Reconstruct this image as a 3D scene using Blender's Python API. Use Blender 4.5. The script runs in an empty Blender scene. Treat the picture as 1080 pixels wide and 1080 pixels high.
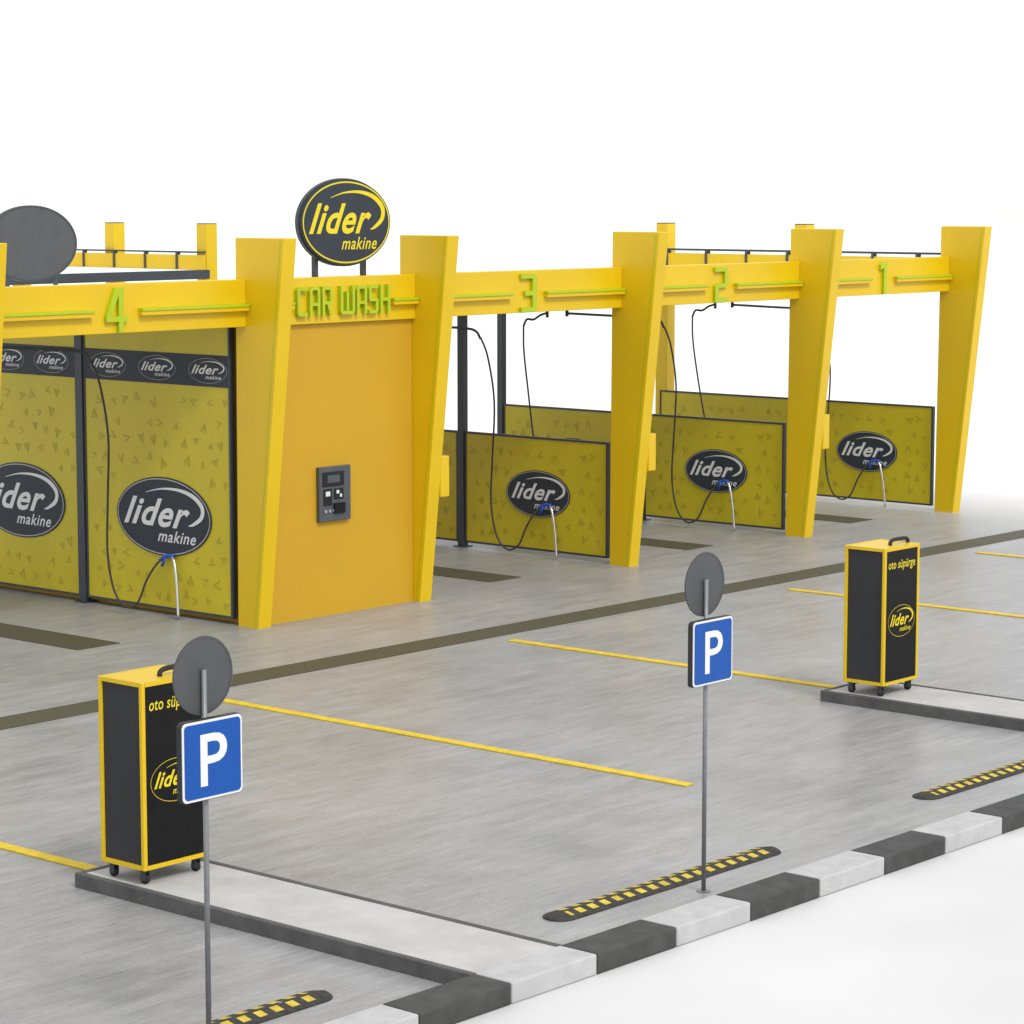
import bpy, bmesh, math, random
from mathutils import Vector, Matrix
random.seed(7)
C = bpy.context.scene.collection
PI = math.pi

# ------------------------------------------------------------------ materials
def mat(name, col, rough=.5, metal=0.0, var=.06, scale=6.0, bump=0.0, spec=.4):
    m = bpy.data.materials.new(name); m.use_nodes = True
    nt = m.node_tree; N = nt.nodes; L = nt.links
    b = N['Principled BSDF']
    b.inputs['Roughness'].default_value = rough
    b.inputs['Metallic'].default_value = metal
    b.inputs['Specular IOR Level'].default_value = spec
    tc = N.new('ShaderNodeTexCoord')
    nz = N.new('ShaderNodeTexNoise'); nz.inputs['Scale'].default_value = scale
    nz.inputs['Detail'].default_value = 6; nz.inputs['Roughness'].default_value = .62
    L.new(tc.outputs['Object'], nz.inputs['Vector'])
    r = N.new('ShaderNodeValToRGB')
    r.color_ramp.elements[0].position = .3; r.color_ramp.elements[1].position = .72
    r.color_ramp.elements[0].color = (*[c*(1-var*1.6) for c in col], 1)
    r.color_ramp.elements[1].color = (*[min(1, c*(1+var)) for c in col], 1)
    L.new(nz.outputs['Fac'], r.inputs['Fac']); L.new(r.outputs['Color'], b.inputs['Base Color'])
    mr = N.new('ShaderNodeMapRange')
    mr.inputs['To Min'].default_value = max(0, rough-.08); mr.inputs['To Max'].default_value = min(1, rough+.1)
    L.new(nz.outputs['Fac'], mr.inputs['Value']); L.new(mr.outputs['Result'], b.inputs['Roughness'])
    if bump:
        n2 = N.new('ShaderNodeTexNoise'); n2.inputs['Scale'].default_value = scale*14; n2.inputs['Detail'].default_value = 4
        L.new(tc.outputs['Object'], n2.inputs['Vector'])
        bp = N.new('ShaderNodeBump'); bp.inputs['Strength'].default_value = bump; bp.inputs['Distance'].default_value = .01
        L.new(n2.outputs['Fac'], bp.inputs['Height']); L.new(bp.outputs['Normal'], b.inputs['Normal'])
    return m

M = {}
M['yellow'] = mat('yellow_paint', (.715, .482, .005), .36, var=.03, scale=1.2)
M['wall'] = mat('ochre_render', (.56, .325, .014), .6, var=.02, scale=1.2, bump=.08)
M['panel'] = mat('panel_yellow', (.57, .465, .014), .4, var=.05, scale=1.5)
M['mark'] = mat('panel_mark', (.41, .345, .02), .5, var=.05)
M['lime'] = mat('lime_acrylic', (.41, .52, .008), .35, var=.03)
M['steel'] = mat('slate_steel', (.045, .056, .068), .45, var=.1, scale=4)
M['slate'] = mat('slate_print', (.034, .043, .056), .5, var=.08, spec=.25)
M['white'] = mat('white_print', (.70, .71, .72), .5, var=.02)
M['ring'] = mat('grey_print', (.46, .47, .48), .5, var=.02)
M['ink'] = mat('yellow_print', (.74, .60, .01), .5, var=.03)
M['roof'] = mat('white_roof', (.84, .84, .83), .8, var=.02)
M['black'] = mat('black_panel', (.010, .010, .011), .40, var=.15, scale=9, spec=.16)
M['charcoal'] = mat('charcoal_sheet', (.036, .037, .040), .5, var=.1, scale=3, spec=.2)
M['rubber'] = mat('black_rubber', (.022, .021, .02), .7, var=.25, scale=30, bump=.3)
M['stopbody'] = mat('worn_rubber', (.055, .053, .046), .8, var=.25, scale=24, bump=.4, spec=.2)
M['paint'] = mat('road_paint', (.70, .50, .02), .6, var=.14, scale=9)
M['paint2'] = mat('worn_paint', (.60, .45, .04), .65, var=.2, scale=14)
M['galv'] = mat('galvanised', (.22, .23, .24), .42, metal=.4, var=.1, scale=20)
M['chrome'] = mat('stainless', (.55, .56, .57), .25, metal=.9, var=.05)
M['disc'] = mat('sign_back', (.078, .083, .088), .5, var=.08, scale=5, spec=.25)
M['blue'] = mat('sign_blue', (.005, .075, .34), .4, var=.03, spec=.25)
M['gun'] = mat('blue_plastic', (.01, .09, .5), .4, var=.05)
M['hose'] = mat('hose_rubber', (.045, .042, .038), .5, var=.1)
M['kerbd'] = mat('kerb_dark', (.070, .070, .069), .75, var=.2, scale=7, bump=.35, spec=.25)
M['kerbw'] = mat('kerb_white', (.46, .46, .46), .75, var=.08, scale=7, bump=.3)
M['islrim'] = mat('island_rim', (.095, .094, .092), .8, var=.2, scale=5, bump=.3)
M['islslab'] = mat('island_slab', (.47, .465, .455), .8, var=.1, scale=2.5, bump=.3)
M['screen'] = mat('screen_glass', (.006, .008, .01), .15, var=.1)
M['term'] = mat('terminal_plate', (.075, .085, .095), .4, var=.08)

def concrete():
    m = bpy.data.materials.new('forecourt_concrete'); m.use_nodes = True
    nt = m.node_tree; N = nt.nodes; L = nt.links; b = N['Principled BSDF']
    tc = N.new('ShaderNodeTexCoord')
    def noise(scale, mp=None, detail=6, rough=.6):
        n = N.new('ShaderNodeTexNoise'); n.inputs['Scale'].default_value = scale
        n.inputs['Detail'].default_value = detail; n.inputs['Roughness'].default_value = rough
        if mp:
            k = N.new('ShaderNodeMapping'); k.inputs['Scale'].default_value = mp
            L.new(tc.outputs['Object'], k.inputs['Vector']); L.new(k.outputs['Vector'], n.inputs['Vector'])
        else: L.new(tc.outputs['Object'], n.inputs['Vector'])
        return n.outputs['Fac']
    def math_(op, a, c):
        k = N.new('ShaderNodeMath'); k.operation = op
        for i, v in enumerate((a, c)):
            if isinstance(v, (int, float)): k.inputs[i].default_value = v
            else: L.new(v, k.inputs[i])
        return k.outputs[0]
    a = noise(.5); s = noise(1.0, (1.3, 7.0, 1), 10, .76); f = noise(30, None, 4); s2 = noise(1.0, (3.0, 26.0, 1), 6, .7)
    t = math_('ADD', math_('MULTIPLY', a, .26), math_('ADD', math_('MULTIPLY', s, .36), math_('ADD', math_('MULTIPLY', f, .16), math_('MULTIPLY', s2, .22))))
    r = N.new('ShaderNodeValToRGB')
    r.color_ramp.elements[0].position = .38; r.color_ramp.elements[1].position = .62
    r.color_ramp.elements[0].color = (.205, .207, .208, 1); r.color_ramp.elements[1].color = (.392, .393, .393, 1)
    L.new(t, r.inputs['Fac'])
    br = N.new('ShaderNodeTexBrick'); br.inputs['Scale'].default_value = 1.0
    br.inputs['Brick Width'].default_value = .90; br.inputs['Row Height'].default_value = .15
    br.inputs['Mortar Size'].default_value = .004; br.inputs['Mortar Smooth'].default_value = .6
    br.inputs['Color1'].default_value = (.93, .93, .93, 1); br.inputs['Color2'].default_value = (1.05, 1.05, 1.05, 1)
    br.inputs['Mortar'].default_value = (.88, .88, .88, 1)
    L.new(tc.outputs['Object'], br.inputs['Vector'])
    mu = N.new('ShaderNodeMixRGB'); mu.blend_type = 'MULTIPLY'; mu.inputs['Fac'].default_value = .75
    L.new(r.outputs['Color'], mu.inputs['Color1']); L.new(br.outputs['Color'], mu.inputs['Color2'])
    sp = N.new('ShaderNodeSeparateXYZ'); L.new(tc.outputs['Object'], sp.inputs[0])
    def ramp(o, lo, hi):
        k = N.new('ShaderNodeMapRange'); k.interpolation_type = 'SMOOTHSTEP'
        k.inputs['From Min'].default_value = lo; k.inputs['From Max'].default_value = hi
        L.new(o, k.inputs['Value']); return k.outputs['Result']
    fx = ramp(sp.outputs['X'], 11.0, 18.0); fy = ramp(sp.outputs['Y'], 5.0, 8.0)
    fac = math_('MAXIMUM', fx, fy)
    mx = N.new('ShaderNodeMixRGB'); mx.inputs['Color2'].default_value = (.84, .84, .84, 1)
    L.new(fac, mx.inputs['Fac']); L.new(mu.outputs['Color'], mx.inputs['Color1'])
    L.new(mx.outputs['Color'], b.inputs['Base Color'])
    rr = N.new('ShaderNodeMapRange'); rr.inputs['To Min'].default_value = .24; rr.inputs['To Max'].default_value = .52
    L.new(s, rr.inputs['Value']); L.new(rr.outputs['Result'], b.inputs['Roughness'])
    b.inputs['Specular IOR Level'].default_value = .36
    bp = N.new('ShaderNodeBump'); bp.inputs['Strength'].default_value = .12; bp.inputs['Distance'].default_value = .01
    L.new(f, bp.inputs['Height']); L.new(bp.outputs['Normal'], b.inputs['Normal'])
    return m
M['concrete'] = concrete()

def groundmat():
    m = bpy.data.materials.new('pale_ground'); m.use_nodes = True
    nt = m.node_tree; N = nt.nodes; L = nt.links; b = N['Principled BSDF']
    tc = N.new('ShaderNodeTexCoord'); sp = N.new('ShaderNodeSeparateXYZ'); L.new(tc.outputs['Object'], sp.inputs[0])
    k = N.new('ShaderNodeMapRange'); k.interpolation_type = 'SMOOTHSTEP'
    k.inputs['From Min'].default_value = -11; k.inputs['From Max'].default_value = -4
    L.new(sp.outputs['Y'], k.inputs['Value'])
    nz = N.new('ShaderNodeTexNoise'); nz.inputs['Scale'].default_value = .5; nz.inputs['Detail'].default_value = 5
    L.new(tc.outputs['Object'], nz.inputs['Vector'])
    r = N.new('ShaderNodeValToRGB'); r.color_ramp.elements[0].position = .3; r.color_ramp.elements[1].position = .7
    r.color_ramp.elements[0].color = (.59, .59, .59, 1); r.color_ramp.elements[1].color = (.66, .66, .66, 1)
    L.new(nz.outputs['Fac'], r.inputs['Fac'])
    mx = N.new('ShaderNodeMixRGB'); mx.inputs['Color2'].default_value = (.84, .84, .84, 1)
    L.new(k.outputs['Result'], mx.inputs['Fac']); L.new(r.outputs['Color'], mx.inputs['Color1'])
    L.new(mx.outputs['Color'], b.inputs['Base Color']); b.inputs['Roughness'].default_value = .7
    b.inputs['Specular IOR Level'].default_value = .2
    return m
M['ground'] = groundmat()

def gratemat():
    m = bpy.data.materials.new('drain_grate'); m.use_nodes = True
    nt = m.node_tree; N = nt.nodes; L = nt.links; b = N['Principled BSDF']
    tc = N.new('ShaderNodeTexCoord')
    br = N.new('ShaderNodeTexBrick'); br.inputs['Scale'].default_value = 1.0
    br.inputs['Brick Width'].default_value = .09; br.inputs['Row Height'].default_value = .03
    br.inputs['Mortar Size'].default_value = .007
    br.inputs['Color1'].default_value = (.070, .066, .038, 1); br.inputs['Color2'].default_value = (.052, .049, .030, 1)
    br.inputs['Mortar'].default_value = (.10, .095, .065, 1)
    L.new(tc.outputs['Object'], br.inputs['Vector'])
    L.new(br.outputs['Color'], b.inputs['Base Color']); b.inputs['Roughness'].default_value = .6
    b.inputs['Specular IOR Level'].default_value = .2
    return m
M['grate'] = gratemat()

# ------------------------------------------------------------------ mesh helpers
def frame(o, r, u):
    r = Vector(r).normalized(); u = Vector(u).normalized(); n = r.cross(u)
    return Matrix(((r.x, u.x, n.x, o[0]), (r.y, u.y, n.y, o[1]), (r.z, u.z, n.z, o[2]), (0, 0, 0, 1)))
def FY(x, y, z): return frame((x, y, z), (1, 0, 0), (0, 0, 1))     # faces -Y
def FX(x, y, z): return frame((x, y, z), (0, -1, 0), (0, 0, 1))    # faces -X

_tc = {}
def text_mesh(s, bold=0.0, shear=0.0, extrude=0.0, space=1.0):
    key = (s, bold, shear, extrude, space)
    if key in _tc: return _tc[key]
    cu = bpy.data.curves.new('t', 'FONT'); cu.body = s; cu.size = 1; cu.shear = shear
    cu.offset = bold; cu.extrude = extrude; cu.resolution_u = 4; cu.space_character = space
    o = bpy.data.objects.new('t', cu); C.objects.link(o)
    dg = bpy.context.evaluated_depsgraph_get(); dg.update()
    me = bpy.data.meshes.new_from_object(o.evaluated_get(dg))
    bpy.data.objects.remove(o, do_unlink=True)
    xs = [v.co.x for v in me.vertices]; ys = [v.co.y for v in me.vertices]
    cx, cy = (min(xs)+max(xs))/2, (min(ys)+max(ys))/2
    w, h = max(xs)-min(xs), max(ys)-min(ys)
    for v in me.vertices: v.co.x = (v.co.x-cx)/w; v.co.y = (v.co.y-cy)/h
    _tc[key] = me
    return me

class MB:
    def __init__(s): s.bm = bmesh.new()
    def box(s, x0, x1, y0, y1, z0, z1, idx=0, bev=0.0, Mx=None):
        t = bmesh.new()
        vs = [t.verts.new((x, y, z)) for z in (z0, z1) for y in (y0, y1) for x in (x0, x1)]
        for q in ((0, 2, 3, 1), (4, 5, 7, 6), (0, 1, 5, 4), (1, 3, 7, 5), (3, 2, 6, 7), (2, 0, 4, 6)):
            t.faces.new([vs[i] for i in q])
        if bev: bmesh.ops.bevel(t, geom=t.edges[:], offset=bev, segments=2, affect='EDGES', profile=.5)
        return s.merge(t, idx, Mx)
    def merge(s, t, idx, Mx=None, smooth=False):
        if idx is not None:
            for f in t.faces: f.material_index = idx; f.smooth = smooth
        if Mx is not None: bmesh.ops.transform(t, matrix=Mx, verts=t.verts[:])
        me = bpy.data.meshes.new('tmp'); t.to_mesh(me); t.free()
        s.bm.from_mesh(me); bpy.data.meshes.remove(me); return s
    def prism(s, poly, depth, Mx, idx=0, bev=0.0, z0=0.0):
        t = bmesh.new()
        a = [t.verts.new((p[0], p[1], z0)) for p in poly]; b = [t.verts.new((p[0], p[1], z0+depth)) for p in poly]
        n = len(poly)
        t.faces.new(a[::-1]); t.faces.new(b)
        for i in range(n): t.faces.new((a[i], a[(i+1) % n], b[(i+1) % n], b[i]))
        if bev: bmesh.ops.bevel(t, geom=t.edges[:], offset=bev, segments=2, affect='EDGES', profile=.5)
        bmesh.ops.recalc_face_normals(t, faces=t.faces[:])
        return s.merge(t, idx, Mx)
    def poly(s, pts, Mx, idx=0, z=0.0):
        t = bmesh.new(); t.faces.new([t.verts.new((p[0], p[1], z)) for p in pts]); return s.merge(t, idx, Mx)
    def strip(s, outer, inner, Mx, idx, z, closed=False):
        t = bmesh.new(); a = [t.verts.new((*p, z)) for p in outer]; b = [t.verts.new((*p, z)) for p in inner]
        n = len(a)
        for i in range(n if closed else n-1):
            j = (i+1) % n; t.faces.new((a[i], b[i], b[j], a[j]))
        bmesh.ops.recalc_face_normals(t, faces=t.faces[:])
        return s.merge(t, idx, Mx)
    def text(s, str_, w, h, Mx, idx, bold=.0, shear=0, extrude=0.0, z=0.0, space=1.0):
        me = text_mesh(str_, bold, shear, extrude, space)
        t = bmesh.new(); t.from_mesh(me)
        return s.merge(t, idx, Mx @ Matrix.Translation((0, 0, z)) @ Matrix.Diagonal((w, h, 1, 1)))
    def tube(s, pts, r, idx=0, n=8, sub=0):
        P = [Vector(p) for p in pts]
        if sub:
            Q = []; k = len(P)
            for i in range(k-1):
                p0 = P[max(i-1, 0)]; p1 = P[i]; p2 = P[i+1]; p3 = P[min(i+2, k-1)]
                for j in range(sub):
                    u = j/sub
                    Q.append(.5*((2*p1)+(p2-p0)*u+(2*p0-5*p1+4*p2-p3)*u*u+(3*p1-p0-3*p2+p3)*u**3))
            Q.append(P[-1]); P = Q
        t = bmesh.new(); rings = []; nrm = None
        for i, p in enumerate(P):
            d = (P[min(i+1, len(P)-1)]-P[max(i-1, 0)]).normalized()
            if nrm is None: nrm = d.orthogonal().normalized()
            nrm = (nrm-d*nrm.dot(d)).normalized(); bn = d.cross(nrm)
            rings.append([t.verts.new(p+(nrm*math.cos(2*PI*k/n)+bn*math.sin(2*PI*k/n))*r) for k in range(n)])
        for a, b in zip(rings, rings[1:]):
            for k in range(n): t.faces.new((a[k], a[(k+1) % n], b[(k+1) % n], b[k]))
        t.faces.new(rings[0][::-1]); t.faces.new(rings[-1])
        return s.merge(t, idx, None, True)
    def build(s, name, mats, parent=None):
        me = bpy.data.meshes.new(name); s.bm.to_mesh(me); s.bm.free()
        for m in (mats if isinstance(mats, (list, tuple)) else [mats]): me.materials.append(M[m])
        o = bpy.data.objects.new(name, me); C.objects.link(o)
        if parent: o.parent = parent
        return o

def tag(o, label=None, cat=None, group=None, kind=None):
    if label: o['label'] = label
    if cat: o['category'] = cat
    if group: o['group'] = group
    if kind: o['kind'] = kind
    return o
def thing(name, label, cat, loc=(0, 0, 0), group=None):
    o = bpy.data.objects.new(name, None); C.objects.link(o); o.location = loc; o.empty_display_size = .2
    return tag(o, label, cat, group)
def copy_tree(o, loc=None, label=None, parent=None, skip=()):
    c = o.copy(); C.objects.link(c)
    if parent: c.parent = parent
    if loc is not None: c.location = loc
    if label: c['label'] = label
    for ch in list(o.children):
        if ch.name.split('.')[0] in skip: continue
        copy_tree(ch, parent=c)
    return c

# squared techno letters with clipped corners, each a set of butted quads on a 1-high grid
def R(x0, x1, y0, y1): return [(x0, y0), (x1, y0), (x1, y1), (x0, y1)]
s_, h_ = .145, .12
GL = {
 'C': (.58, [R(0, s_, .10, .90), [(s_, 0), (.58, 0), (.58, h_), (s_, h_)], [(s_, 1-h_), (.58, 1-h_), (.58, 1), (s_, 1)], [(.09, 0), (s_, 0), (s_, .10), (0, .10)], [(0, .90), (s_, .90), (s_, 1), (.09, 1)]]),
 'A': (.60, [R(0, s_, 0, .86), R(.60-s_, .60, 0, .90), [(.60-s_, .90), (.60, .90), (.53, 1), (.60-s_, 1)], [(0, .86), (s_, .86), (s_, 1), (.12, 1)], R(s_, .60-s_, 1-h_, 1), R(s_, .60-s_, .34, .34+h_*.9)]),
 'R': (.60, [R(0, s_, 0, 1), R(s_, .60-s_, 1-h_, 1), R(s_, .60-s_, .38, .38+h_*.9), [(.60-s_, .38), (.60, .46), (.60, .90), (.52, 1), (.60-s_, 1)], [(.28, .378), (.44, .378), (.60, 0), (.44, 0)]]),
 'W': (.84, [R(0, s_, .10, 1), R(.84-s_, .84, .10, 1), R(.42-s_*.45, .42+s_*.45, h_, .8), R(s_, .84-s_, 0, h_), [(.09, 0), (s_, 0), (s_, .10), (0, .10)], [(.84-s_, 0), (.75, 0), (.84, .10), (.84-s_, .10)]]),
 'S': (.56, [R(s_, .56, 1-h_, 1), [(.07, .42), (s_, .42), (s_, 1), (.09, 1), (0, .90), (0, .50)], R(s_, .56-s_, .42, .42+h_*.95), [(.56-s_, 0), (.47, 0), (.56, .10), (.56, .46), (.50, .534), (.56-s_, .534)], R(0, .56-s_, 0, h_)]),
 'H': (.60, [R(0, s_, 0, 1), R(.60-s_, .60, 0, 1), R(s_, .60-s_, .42, .42+h_)]),
 '4': (.62, [R(.36, .50, 0, 1), R(0, .36, .24, .36), R(.50, .62, .24, .36), [(0, .36), (.15, .36), (.36, .84), (.36, 1), (.27, 1)]]),
 '3': (.56, [[(.41, .09), (.56, .09), (.56, .43), (.52, .49), (.56, .55), (.56, .91), (.41, .91)], R(0, .41, 0, .12), R(0, .41, .88, 1), R(.14, .41, .43, .55), [(.41, 0), (.48, 0), (.56, .09), (.41, .09)], [(.41, .91), (.56, .91), (.48, 1), (.41, 1)]]),
 '2': (.56, [R(0, .41, .88, 1), [(.41, .42), (.48, .42), (.56, .50), (.56, .91), (.48, 1), (.41, 1)], R(.15, .41, .42, .54), [(0, 0), (.15, 0), (.15, .54), (.08, .54), (0, .46)], R(.15, .56, 0, .12)]),
 '1': (.31, [R(.16, .31, 0, 1), [(0, .75), (.16, .81), (.16, 1), (.10, 1), (0, .90)]]),
 ' ': (.22, []),
}
def techno(mb, text, w, h, Mx, depth, idx=0):
    gap = .13; tot = sum(GL[c][0] for c in text)+gap*(len(text)-1); k = w/tot; x = -w/2
    for c in text:
        gw, qs = GL[c]
        for q in qs: mb.prism([(x+p[0]*k, (p[1]-.5)*h) for p in q], depth, Mx, idx)
        x += (gw+gap)*k

def ell(rx, ry, n=56, a0=0, a1=2*PI, cx=0, cy=0):
    return [(cx+rx*math.cos(a0+(a1-a0)*i/n), cy+ry*math.sin(a0+(a1-a0)*i/n)) for i in range(n)]

def curve_pts(P, sub=10):
    P = [Vector((*p, 0)) for p in P]; Q = []; k = len(P)
    for i in range(k-1):
        p0 = P[max(i-1, 0)]; p1 = P[i]; p2 = P[i+1]; p3 = P[min(i+2, k-1)]
        for j in range(sub):
            u = j/sub
            Q.append(.5*((2*p1)+(p2-p0)*u+(2*p0-5*p1+4*p2-p3)*u*u+(3*p1-p0-3*p2+p3)*u**3))
    Q.append(P[-1]); return Q
def sweep(mb, P, tmax, w, h, Mx, idx, z, peak=.6):
    Q = curve_pts(P); o = []; i_ = []; n = len(Q)
    for k, p in enumerate(Q):
        u = k/(n-1); d = (Q[min(k+1, n-1)]-Q[max(k-1, 0)]); d = Vector((d.x*w, d.y*h, 0)).normalized(); nr = Vector((-d.y, d.x, 0))
        th = tmax*h*(.10+.90*math.sin(PI*u**(math.log(.5)/math.log(peak))))*.5
        c = Vector((p.x*w, p.y*h, 0)); a = c+nr*th; b = c-nr*th; o.append((a.x, a.y)); i_.append((b.x, b.y))
    mb.strip(o, i_, Mx, idx, z)

def logo(mb, Mx, w, h, plate, ring, ink, t=.015):
    """oval emblem: plate, thin outline ring, slanted lettering, one sweep hooking over the right"""
    if plate is not None: mb.prism(ell(w/2, h/2), t, Mx, plate)
    z = t+.003
    mb.strip(ell(w*.488, h*.482), ell(w*.481, h*.470), Mx, ring, z, True)
    T = Matrix.Translation
    mb.text('lider', w*.70, h*.36, Mx @ T((-.070*w, .045*h, 0)), ink, .022, .44, 0, z, 1.08)
    mb.text('makine', w*.40, h*.15, Mx @ T((.14*w, -.245*h, 0)), ink, .012, .34, 0, z, 1.10)
    sweep(mb, [(-.18, .29), (-.02, .35), (.16, .355), (.31, .295), (.405, .17), (.40, .04), (.32, -.055), (.265, -.085)], .065, w, h, Mx, ink, z+.001, .6)

# ------------------------------------------------------------------ setting
b = MB(); b.box(-300, 300, -300, 300, -.3, -.006); tag(b.build('ground', 'ground'), kind='structure')
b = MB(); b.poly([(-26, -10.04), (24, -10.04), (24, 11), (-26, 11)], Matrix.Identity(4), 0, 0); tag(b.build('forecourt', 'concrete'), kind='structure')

for x, y0, y1, lab in ((-7.6, -6.5, -2.5, 'yellow painted bay line ending at the left island behind the nearest vacuum'),
                       (-3.0, -7.75, -2.5, 'long yellow painted bay line across the middle of the forecourt'),
                       (1.07, -6.48, -2.4, 'yellow painted bay line running up to the right-hand island'),
                       (5.75, -7.6, -2.5, 'yellow painted bay line passing behind the right-hand vacuum cabinet'),
                       (9.85, -7.6, -2.45, 'farthest yellow painted bay line at the right edge of the picture')):
    b = MB(); b.box(x-.05, x+.05, y0, y1, .001, .012, 0, .002)
    tag(b.build('parking_line', 'paint'), lab, 'line', 'yellow parking bay lines')

b = MB(); b.box(-24, 17, -2.14, -1.72, .001, .006)
tag(b.build('drain_channel', 'grate'), 'long dark drain channel crossing the forecourt in front of the wash bays', 'drain')
for xc, n in ((-1.88, 4), (4.22, 3), (7.95, 2), (11.6, 1)):
    b = MB(); b.box(xc-.27, xc+.27, .42, 4.4, .001, .007)
    tag(b.build('bay_drain', 'grate'), 'dark rectangular floor drain inside the wash bay numbered %d' % n, 'drain', 'floor drains in the wash bays')

# kerb
x0 = -6.50; L = .745
KY0, KY1, KH = -10.32, -10.04, .12
def kerbblock(x, dark):
    b = MB(); b.box(x+.003, x+L-.003, KY0, KY1, -.005, KH, 0, .012)
    return b.build('kerb_block', 'kerbd' if dark else 'kerbw')
ordn = ['first', 'second', 'third', 'fourth', 'fifth']
for n in range(-4, 6):
    dark = n % 2 != 0
    o = kerbblock(x0+L*n, dark)
    k = (n+4)//2
    tag(o, '%s %s concrete kerb block along the front edge, counted from the left' % (ordn[k], 'dark grey' if dark else 'pale grey'), 'kerb', 'painted kerb blocks along the front edge')
b = MB()
for n in list(range(-14, -4))+list(range(6, 20)):
    b.box(x0+L*n+.003, x0+L*n+L-.003, KY0, KY1, -.005, KH, n % 2, .012)
tag(b.build('kerb', ['kerbw', 'kerbd']), kind='structure')

def island(x, lab):
    r = thing('traffic_island', lab, 'island', (x, -10.03, 0), 'raised concrete islands')
    b = MB(); w = .80; l = 3.47; t = .05; h = .098
    b.box(0, t, 0, l, -.005, h, 0, .008); b.box(w-t, w, 0, l, -.005, h, 0, .008); b.box(t+.001, w-t-.001, l-t, l, -.005, h, 0, .008)
    b.build('rim', 'islrim', r)
    b = MB(); b.box(t, w-t, 0.001, l-t, 0, .092); b.build('slab', 'islslab', r)
    return r
island(-7.97, 'raised concrete island with dark rim under the nearest vacuum cabinet')
island(.45, 'raised concrete island with dark rim under the farther right-hand vacuum cabinet')

# wheel stops
def wheel_stop():
    r = thing('wheel_stop', '', 'wheel stop', (0, 0, 0), 'black and yellow wheel stops')
    Lh, wb, h = 1.09, .108, .033
    t = bmesh.new(); secs = []
    n = 72
    for i in range(n+1): secs.append((-Lh+2*Lh*i/n, 1.0))
    ends = [(-Lh-.10, .15), (-Lh-.085, .55), (-Lh-.05, .85)]
    secs = ends+secs+[(-e[0], e[1]) for e in ends[::-1]]
    prof = [(-1, 0), (-1, .22), (-.70, .62), (-.14, 1.0), (.14, 1.0), (.70, .62), (1, .22), (1, 0)]
    rings = []
    for x, k in secs:
        kk = .3+.7*k
        rings.append([t.verts.new((x, y*wb*k, z*h*kk)) for y, z in prof])
    for ri, (a, c) in enumerate(zip(rings, rings[1:])):
        for i in range(7):
            f = t.faces.new((a[i], c[i], c[i+1], a[i+1]))
            j = ri-3
            yes = 1 <= j < n-1 and ((i == 2 and j % 4 in (0, 1)) or (i == 4 and j % 4 in (2, 3)))
            f.material_index = 1 if yes else 0
    t.faces.new(rings[0]); t.faces.new(rings[-1][::-1]); bmesh.ops.recalc_face_normals(t, faces=t.faces[:])
    mb = MB(); mb.merge(t, None); mb.build('body', ['stopbody', 'paint2'], r)
    for x in (-.8, 0, .8):
        b = MB(); b.prism(ell(.014, .014, 14), .003, frame((x+.028, 0, h), (1, 0, 0), (0, 1, 0)), 0); b.build('bolt', 'galv', r)
    return r
ws = wheel_stop()
ws.location = (-5.38, -9.38, 0); ws['label'] = 'black and yellow rubber wheel stop in the middle bay, behind the farther parking sign pole'
copy_tree(ws, (-9.72, -9.42, 0), 'black and yellow rubber wheel stop at the bottom left beside the nearest sign pole')
copy_tree(ws, (-1.06, -9.3, 0), 'black and yellow rubber wheel stop at the right edge below the right-hand island')

# ------------------------------------------------------------------ car wash building
colX = {'O': -3.635, 'A': 0.0, 'B': 2.43, 'C': 6.10, 'D': 9.76, 'E': 13.38}
BT, BB = 3.58, 3.10
YM, YR = 2.80, 5.36
LEAN = .41
bld = thing('car_wash_building', 'long yellow self-service car wash with numbered bays and tapered columns', 'building', (0, 0, 0))
def column(x, box):
    b = MB()
    P = [(.325, -.01), (0.02, -.01), (-LEAN, 4.0), (.30, 4.0)]
    PM = lambda xx: Matrix(((0, 0, 1, xx), (1, 0, 0, 0), (0, 1, 0, 0), (0, 0, 0, 1)))
    b.prism(P, .18, PM(x-.10), 0, .008)
    o = b.build('column', 'yellow', bld)
    g = MB(); f = lambda z: .02-(LEAN+.02)*z/4.0
    g.prism([(f(.02)+.040, .02), (f(.02)+.050, .02), (f(3.98)+.050, 3.98), (f(3.98)+.040, 3.98)], .003, PM(x-.1035), 0)
    g.build('edge_strip', 'lime', o)
    if box:
        g = MB(); g.box(x+.081, x+.22, -.13, .12, 1.15, 1.60, 0, .01); g.build('control_box', 'yellow', o)
for k, x in colX.items(): column(x, k in 'BCD')
def beam(xa, xb, text, y):
    b = MB(); x0, x1 = xa+.081, xb-.101
    b.box(x0, x1, y, .295, BB, BT, 0, .006)
    o = b.build('beam', 'yellow', bld); xc = (xa+xb)/2
    if text == '4': xc -= .02
    if len(text) == 1:
        t = MB(); techno(t, text, .27 if text != '1' else .15, .43, FY(xc, y-.001, 3.325), .04); t.build('number', 'lime', o)
        gaps = ((x0+.01, xc-.30), (xc+.30, x1-.01))
    else:
        t = MB(); techno(t, text, 1.38, .30, FY(xc-.02, y-.001, 3.335), .05); t.build('lettering', 'lime', o)
        gaps = ((x0+.01, xc-.76), (xc+.72, x1-.01))
    for a, c in gaps:
        s = MB(); s.box(a, c, y-.07, y-.001, 3.305, 3.335, 0, .004); s.box(a, c, y-.06, y-.001, 3.266, 3.3045, 1)
        s.build('light_strip', ['lime', 'yellow'], o)
beam(colX['O'], colX['A'], '4', .15)
beam(colX['A'], colX['B'], 'CAR WASH', .07)
beam(colX['B'], colX['C'], '3', .15)
beam(colX['C'], colX['D'], '2', .15)
beam(colX['D'], colX['E'], '1', .15)
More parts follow.
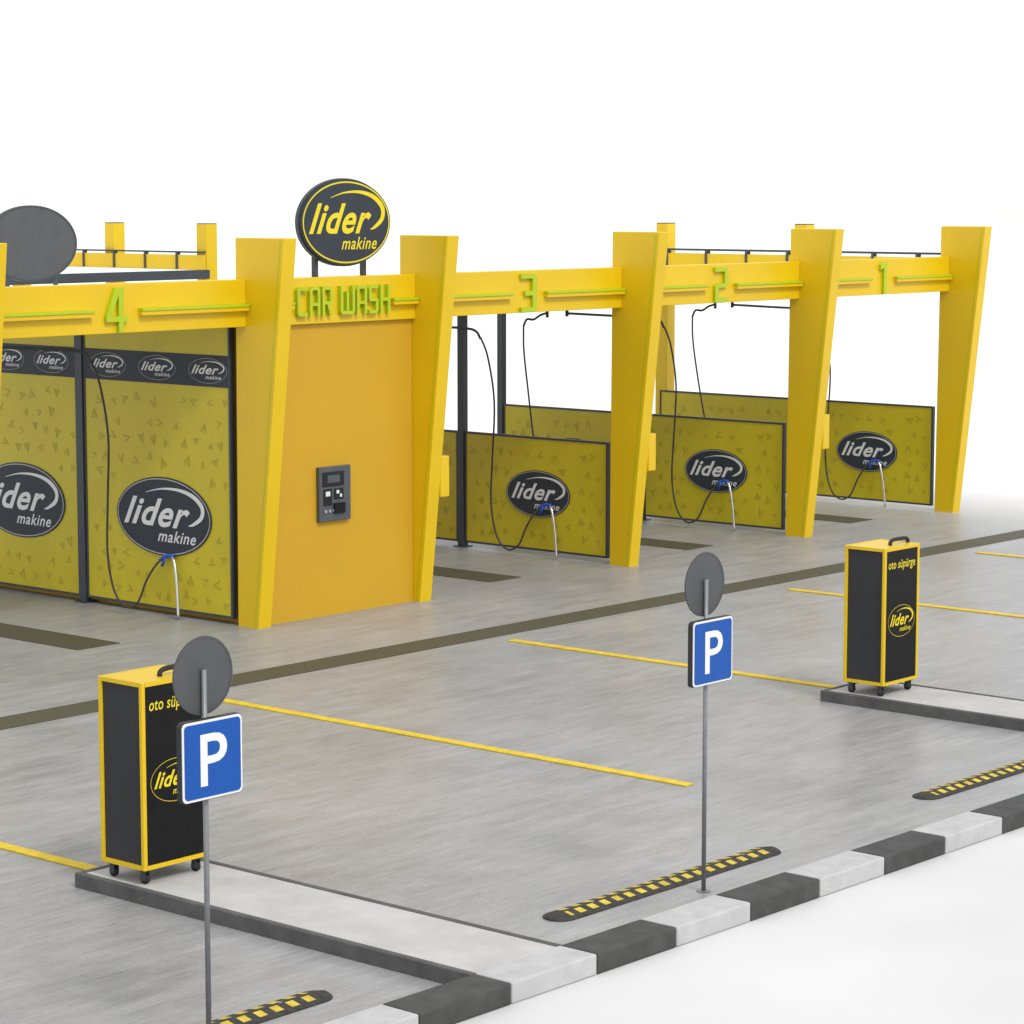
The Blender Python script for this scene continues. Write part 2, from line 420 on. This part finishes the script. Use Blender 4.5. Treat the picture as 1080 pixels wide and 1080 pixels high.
b = MB(); b.box(-3.75, 13.32, .33, 5.40, 3.27, 3.33); b.build('roof', 'roof', bld)
b = MB(); b.box(13.33, 13.45, .37, 5.38, 3.22, 3.56, 0, .004); o = b.build('parapet', 'yellow', bld)
b = MB(); b.box(13.35, 13.43, .37, 5.38, 3.60, 3.63)
for i in range(7):
    y = .7+i*.74; b.box(13.37, 13.41, y, y+.035, 3.561, 3.6)
    b.box(13.313, 13.329, y, y+.035, 3.34, 3.6)
b.build('parapet_rail', 'steel', o)
for y in (YM, YR):
    b = MB(); b.box(13.46, 13.66, y-.11, y+.11, 0, 4.0, 0, .008)
    b.box(13.465, 13.655, y-.105, y+.105, 4.0, 4.012, 1); b.build('side_post', ['yellow', 'steel'], bld)
b = MB(); b.box(.085, 2.325, .12, .20, .0, BB-.005); b.build('front_wall', 'wall', bld)
b = MB(); b.box(2.34, 2.42, .335, 5.38, 0, 3.26); b.build('side_wall', 'wall', bld)
b = MB(); b.box(.085, 2.33, 5.30, 5.38, 0, 3.26); b.build('rear_wall', 'wall', bld)
b = MB(); b.box(.06, .12, .38, 5.29, 0, 3.26); b.build('side_wall', 'wall', bld)

# ------------------------------------------------------------------ divider walls
def marks(mb, y0, y1, z0, z1, xf, idx, avoid):
    st = .215
    z = z0+.12; row = 0
    while z < z1-.08:
        y = y0+.12+(row % 2)*.10
        while y < y1-.10:
            yy, zz = y+random.uniform(-.05, .05), z+random.uniform(-.04, .04)
            (ya, za, ry, rz) = avoid
            if random.random() < .85 and ((yy-ya)/ry)**2+((zz-za)/rz)**2 > 1.12:
                a = random.choice((0, PI/2, PI, -PI/2))+random.uniform(-.45, .45); r = random.uniform(.05, .08)
                Mx = FX(xf, yy, zz)
                rot = lambda px, py: (r*(px*math.cos(a)-py*math.sin(a)), r*(px*math.sin(a)+py*math.cos(a)))
                mb.strip([rot(-.60, .70), rot(.85, 0), rot(-.60, -.70)], [rot(-.70, .44), rot(.40, 0), rot(-.70, -.44)], Mx, idx, .0)
                if random.random() < .6:
                    mb.poly([rot(-.62, .14), rot(-.05, 0), rot(-.62, -.14)][::-1], Mx, idx, .0)
            y += st
        z += st*.95; row += 1

def divider(x, tall, label):
    r = thing('bay_divider', label, 'partition', (x, 0, 0), 'printed partition walls between the wash bays')
    top = 3.2 if tall else 1.47
    for i, (y0, y1) in enumerate(((.42, YM-.06), (YM+.06, YR-.06))):
        yc = (1.47 if tall else 1.52) if i == 0 else (3.84 if tall else 4.0)
        b = MB(); b.box(-.02, .02, y0+.025, y1-.025, .085, top-.025)
        zc, w, h = (1.05, 1.5, .84) if tall else (.765, 1.03, .58)
        marks(b, y0, y1, .1, (2.45 if tall else top), -.0225, 1, (yc, zc, w/2+.07, h/2+.07))
        o = b.build('panel', ['panel', 'mark'], r)
        b = MB()
        b.box(-.028, .028, y0, y0+.025, .06, top); b.box(-.028, .028, y1-.025, y1, .06, top)
        b.box(-.028, .028, y0+.026, y1-.026, top-.025, top); b.box(-.028, .028, y0+.026, y1-.026, .06, .085)
        b.build('panel_frame', 'steel', o)
        b = MB(); logo(b, FX(-.0235, yc, zc), w, h, 0, 2, 1, .008)
        b.build('logo_oval', ['slate', 'white', 'ring'], o)
        if tall:
            b = MB(); b.box(-.026, -.0205, y0+.026, y1-.026, 2.46, 2.79)
            for j in range(3):
                logo(b, FX(-.0265, (y0+.33+j*.79 if i == 0 else y0+.42+j*.76), 2.625), .60, .27, None, 2, 1, .001)
            b.build('logo_band', ['slate', 'white', 'ring'], o)
    for y in (YM, YR):
        b = MB(); b.box(-.045, .045, y-.05, y+.05, .012, 3.26, 0, .004); b.box(-.09, .09, y-.09, y+.09, 0, .012)
        b.build('post', 'steel', r)
    return r
divider(-.06, True, 'full-height yellow printed wall with dark logo band beside the service room')
d = divider(colX['C'], False, 'low yellow printed partition with oval logo behind the third bay, nearest of three')
copy_tree(d, (colX['D'], 0, 0), 'low yellow printed partition with oval logo in the second bay, middle of three')
copy_tree(d, (colX['E'], 0, 0), 'low yellow printed partition with oval logo at the far right end in bay one', skip=('post',))

# ------------------------------------------------------------------ hoses
def wash_hose(label):
    r = thing('wash_hose', label, 'hose', (0, 0, 0), 'hoses on swing booms in the wash bays')
    b = MB(); b.tube([(-1.85, 2.6, 3.265), (-1.85, 2.6, 2.86)], .022); b.box(-1.93, -1.77, 2.52, 2.68, 3.245, 3.268)
    b.build('boom_stem', 'steel', r)
    b = MB(); b.tube([(-1.85, 2.6, 2.90), (-1.3, 2.38, 2.86), (-.75, 2.15, 2.82), (-.56, 2.08, 2.78), (-.5, 2.05, 2.68)], .016, 0, 8, 5); b.build('boom_arm', 'steel', r)
    b = MB(); b.tube([(-.5, 2.05, 2.70), (-.44, 1.98, 2.45), (-.38, 1.93, 1.9), (-.36, 1.98, 1.2), (-.34, 2.02, .65), (-.32, 1.95, .25), (-.29, 1.80, .08),
                      (-.26, 1.64, .14), (-.22, 1.54, .38), (-.15, 1.46, .55), (-.09, 1.40, .625)], .012, 0, 8, 6); b.build('hose', 'hose', r)
    b = MB(); b.tube([(-.09, 1.47, .59), (-.07, 1.37, .645), (-.068, 1.28, .64)], .021, 0, 8, 4)
    b.tube([(-.075, 1.39, .63), (-.10, 1.43, .53)], .015, 0, 8); b.build('spray_gun', 'gun', r)
    b = MB(); b.tube([(-.07, 1.30, .64), (-.08, 1.25, .57), (-.12, 1.17, .33), (-.17, 1.10, .01)], .016, 0, 8, 5); b.build('lance', 'chrome', r)
    return r
h0 = wash_hose('black hose with blue spray gun on the full-height wall of bay four')
h0.location = (-.06, 0, 0)
copy_tree(h0, (colX['C'], 0, 0), 'black hose with blue spray gun on the nearest low partition, bay three')
copy_tree(h0, (colX['D'], 0, 0), 'black hose with blue spray gun on the middle low partition, bay two')
copy_tree(h0, (colX['E'], 0, 0), 'black hose with blue spray gun on the farthest low partition, bay one')
def rear_hose(label):
    r = thing('hanging_hose', label, 'hose', (0, 0, 0), 'hoses dropping behind the low partitions')
    b = MB(); b.tube([(1.72, 2.86, 3.265), (1.72, 2.86, 2.84)], .020)
    b.build('boom_stem', 'steel', r)
    b = MB(); b.tube([(1.72, 2.86, 2.90), (1.70, 2.96, 2.87), (1.68, 3.06, 2.81), (1.66, 3.16, 2.81), (1.64, 3.20, 2.72)], .015, 0, 8, 5); b.build('boom_arm', 'steel', r)
    b = MB(); b.tube([(1.64, 3.20, 2.74), (1.60, 3.16, 2.4), (1.44, 2.95, 1.9), (1.08, 2.55, 1.35), (.7, 2.1, .75), (.45, 1.85, .3), (.25, 1.6, .35), (.09, 1.45, .66)], .012, 0, 8, 6)
    b.build('hose', 'hose', r)
    return r
q = rear_hose('thin black hose hanging in bay two, seen above the nearest low partition'); q.location = (colX['C'], 0, 0)
copy_tree(q, (colX['D'], 0, 0), 'thin black hose hanging in bay one, seen above the middle low partition')

# ------------------------------------------------------------------ payment terminal
r = thing('payment_terminal', 'dark grey payment terminal with screen and slots on the ochre front wall', 'terminal', (1.08, .12, 1.30))
b = MB(); b.box(-.235, .235, -.05, -.001, -.29, .29, 0, .008); b.build('housing', 'term', r)
b = MB(); b.box(-.19, .13, -.056, -.049, .08, .235, 0, .002); b.box(-.12, .06, -.059, -.0562, .12, .2, 1); b.build('screen', ['screen', 'term'], r)
b = MB(); b.box(-.175, -.055, -.058, -.049, -.12, .055, 0, .002); b.box(-.15, -.085, -.061, -.0582, -.02, .03, 1); b.build('card_reader', ['screen', 'white'], r)
b = MB(); b.box(-.02, .12, -.058, -.049, -.06, .055, 0, .002); b.box(.01, .05, -.061, -.0582, .0, .035, 1); b.box(.06, .09, -.061, -.0582, -.04, -.005, 1); b.build('coin_slot', ['screen', 'white'], r)
b = MB(); b.box(-.03, .13, -.075, -.049, -.21, -.10, 0, .004); b.build('coin_tray', 'black', r)
for i in range(3):
    b = MB(); b.prism(ell(.018, .018, 14), .012, FY(-.15+.06*i, -.05, -.18), 0); b.build('button', 'chrome', r)

# ------------------------------------------------------------------ roof signs
r = thing('roof_sign', 'oval dark sign with yellow ring and lettering standing on the beam', 'sign', (1.34, .22, BT))
b = MB(); logo(b, FY(0, -.04, .565), 1.33, .89, 0, 1, 1, .05)
b.strip(ell(.649, .429), ell(.633, .413), FY(0, -.0945, .565), 1, 0, True); b.build('logo_oval', ['slate', 'ink'], r)
b = MB(); b.prism(ell(.68, .462), .045, FY(0, -.01, .565), 0); b.build('rim', 'steel', r)
for x in (-.36, .36):
    b = MB(); b.box(x-.025, x+.025, 0, .05, .001, .75, 0); b.build('leg', 'steel', r)
r = thing('roof_sign', 'plain dark grey oval sign seen from behind at the far left of the roof', 'sign', (1.30, 5.30, 3.331))
b = MB(); b.prism(ell(.68, .45), .05, FY(0, .05, .53), 0); b.build('oval_panel', 'disc', r)
b = MB(); b.strip(ell(.68, .45), ell(.655, .43), FY(0, -.005, .53), 0, 0, True); b.build('rim', 'steel', r)
for x in (-.36, .36):
    b = MB(); b.box(x-.02, x+.02, .001, .04, 0, .4, 0); b.build('leg', 'steel', r)

# second canopy behind
r = thing('rear_canopy', 'second yellow canopy with white roof standing behind the fourth bay', 'canopy', (8.24, 10.06, 0))
for x, y in ((0, 0), (0, 2.1), (0, 4.4), (-5.2, 0), (-5.2, 4.4)):
    b = MB(); b.box(x+.07, x+.29, y-.11, y+.11, 0, 4.0, 0, .008); b.box(x+.075, x+.285, y-.105, y+.105, 4.0, 4.012, 1)
    b.build('column', ['yellow', 'steel'], r)
b = MB(); b.box(-5.2, -.01, -.1, 4.5, 3.26, 3.32); b.build('roof', 'roof', r)
b = MB(); b.box(-5.25, .06, -.19, -.105, 3.19, 3.325, 0, .004); b.build('fascia', 'steel', r)
b = MB(); b.box(0, .065, -.1, 4.5, 3.2, 3.54, 0, .004); o = b.build('parapet', 'yellow', r)
b = MB(); b.box(.01, .06, -.1, 4.5, 3.57, 3.595)
for i in range(6):
    y = .45+i*.72; b.box(-.02, -.001, y, y+.035, 3.33, 3.59); b.box(.015, .05, y, y+.035, 3.541, 3.57)
b.build('parapet_rail', 'steel', o)

# ------------------------------------------------------------------ vacuums
def vacuum(label, loc):
    r = thing('vacuum_cabinet', label, 'vacuum', loc, 'coin vacuum cabinets on the islands')
    W, D, z0, z1 = .55, .42, .10, 1.305
    b = MB(); b.box(.015, W-.015, .015, D-.015, z0+.015, z1-.015); b.build('cabinet', 'charcoal', r)
    e = .030; b = MB()
    for (x, y) in ((0, 0), (W-e, 0), (0, D-e), (W-e, D-e)): b.box(x, x+e, y, y+e, z0, z1, 0, .005)
    for z in (z0, z1-e):
        for y in (0, D-e): b.box(e+.0005, W-e-.0005, y+.001, y+e-.001, z+.001, z+e-.001)
        for x in (0, W-e): b.box(x+.001, x+e-.001, e+.0005, D-e-.0005, z+.001, z+e-.001)
    b.build('frame', 'yellow', r)
    b = MB(); b.box(e, W-e, e, D-e, z1-.03, z1-.003); b.build('lid', 'yellow', r)
    b = MB(); b.box(e+.001, W-e-.001, .006, .0149, z0+e+.001, z1-e-.001); o = b.build('front_panel', 'black', r)
    b = MB(); b.text('oto süpürge', .42, .095, FY(W/2, .005, z1-.165), 0, .010, .16, 0, 0, 1.06); b.build('lettering', 'ink', o)
    b = MB(); logo(b, FY(W/2, .0055, .65), .43, .29, None, 0, 0, .0); b.build('logo_oval', 'ink', o)
    hx, hy = W*.72, D*.28
    b = MB(); b.tube([(hx-.14, hy, z1-.004), (hx-.135, hy, z1+.026), (hx-.08, hy, z1+.042), (hx+.08, hy, z1+.042), (hx+.135, hy, z1+.026), (hx+.14, hy, z1-.004)], .017, 0, 10, 4)
    b.build('handle', 'rubber', r)
    for x, y in ((.06, .06), (W-.06, .06), (.06, D-.06), (W-.06, D-.06)):
        b = MB(); b.box(x-.032, x+.032, y-.032, y+.032, z0-.014, z0-.001)
        b.box(x-.022, x-.015, y-.018, y+.022, .026, z0-.014); b.box(x+.015, x+.022, y-.018, y+.022, .026, z0-.014)
        c = b.build('caster', 'steel', r)
        b = MB(); b.tube([(x-.013, y+.004, .034), (x+.013, y+.004, .034)], .033, 0, 16); b.build('wheel', 'rubber', c)
    return r
v = vacuum('black vacuum cabinet with yellow frame on the left island, partly behind the nearest parking sign', (-7.905, -7.17, .0925))
copy_tree(v, (.52, -7.17, .0925), 'black vacuum cabinet with yellow frame standing clear on the right-hand island')

# ------------------------------------------------------------------ parking signs
def rsq(w, r, n=6):
    p = []
    for cx, cy, a in ((w-r, w-r, 0), (-w+r, w-r, 90), (-w+r, -w+r, 180), (w-r, -w+r, 270)):
        for i in range(n+1):
            t = math.radians(a+90*i/n); p.append((cx+r*math.cos(t), cy+r*math.sin(t)))
    return p
def psign(label, loc):
    r = thing('parking_sign', label, 'sign', loc, 'parking signs on thin poles')
    b = MB(); b.tube([(0, 0, 0), (0, 0, 2.02)], .0145, 0, 12); b.build('pole', 'galv', r)
    b = MB(); b.prism(ell(.045, .045, 20), .008, frame((0, 0, .0), (1, 0, 0), (0, 1, 0)), 0); b.build('base_plate', 'galv', r)
    b = MB(); b.prism(rsq(.210, .03), .035, FY(0, -.0185, 1.565), 0); b.build('panel_back', 'charcoal', r)
    b = MB(); b.prism(rsq(.206, .028), .004, FY(0, -.0536, 1.565), 1); b.prism(rsq(.193, .022), .003, FY(0, -.0580, 1.565), 0)
    o = b.build('parking_panel', ['blue', 'white'], r)
    b = MB(); b.text('P', .185, .270, FY(.005, -.0625, 1.565), 0, .010, 0, .0); b.build('letter', 'white', o)
    b = MB(); b.prism(ell(.205, .205, 48), .006, FY(.012, .026, 1.985), 0); b.strip(ell(.205, .205), ell(.195, .195), FY(.012, .0177, 1.985), 0, 0, True); b.build('round_panel', 'disc', r)
    return r
p = psign('blue parking sign on a grey pole in front of the left vacuum, nearest the viewer', (-9.655, -9.68, 0))
copy_tree(p, (-5.39, -9.68, 0), 'blue parking sign on a grey pole in the middle of the forecourt edge')

# ------------------------------------------------------------------ light, camera
w = bpy.data.worlds.new('World'); bpy.context.scene.world = w; w.use_nodes = True
N = w.node_tree.nodes; Lk = w.node_tree.links; N.clear()
el, az = math.radians(47), math.radians(14)
sk = N.new('ShaderNodeTexSky'); sk.sky_type = 'NISHITA'; sk.sun_disc = False; sk.sun_elevation = el; sk.sun_rotation = math.radians(194)
b1 = N.new('ShaderNodeBackground'); b1.inputs['Strength'].default_value = .05; Lk.new(sk.outputs['Color'], b1.inputs['Color'])
b2 = N.new('ShaderNodeBackground'); b2.inputs['Color'].default_value = (1, .975, .945, 1); b2.inputs['Strength'].default_value = .93
ad = N.new('ShaderNodeAddShader'); out = N.new('ShaderNodeOutputWorld')
Lk.new(b1.outputs[0], ad.inputs[0]); Lk.new(b2.outputs[0], ad.inputs[1]); Lk.new(ad.outputs[0], out.inputs['Surface'])
su = bpy.data.lights.new('sun', 'SUN'); su.energy = 1.8; su.angle = math.radians(14); su.color = (1, .97, .92)
so = bpy.data.objects.new('sun', su); C.objects.link(so)
dirv = Vector((math.sin(az)*math.cos(el), math.cos(az)*math.cos(el), -math.sin(el)))
so.rotation_euler = dirv.to_track_quat('-Z', 'Y').to_euler()

cam = bpy.data.cameras.new('camera'); co = bpy.data.objects.new('camera', cam); C.objects.link(co)
co.location = (-18.72, -19.68, 4.43)
fw = Vector((.7536*.993, .6574*.993, -.1184))
co.rotation_euler = fw.to_track_quat('-Z', 'Y').to_euler()
cam.sensor_width = 36; cam.lens = 2803/1080*36; cam.clip_end = 1500; cam.clip_start = .1
sc = bpy.context.scene; sc.camera = co
sc.view_settings.view_transform = 'Standard'; sc.view_settings.look = 'None'; sc.view_settings.exposure = 0
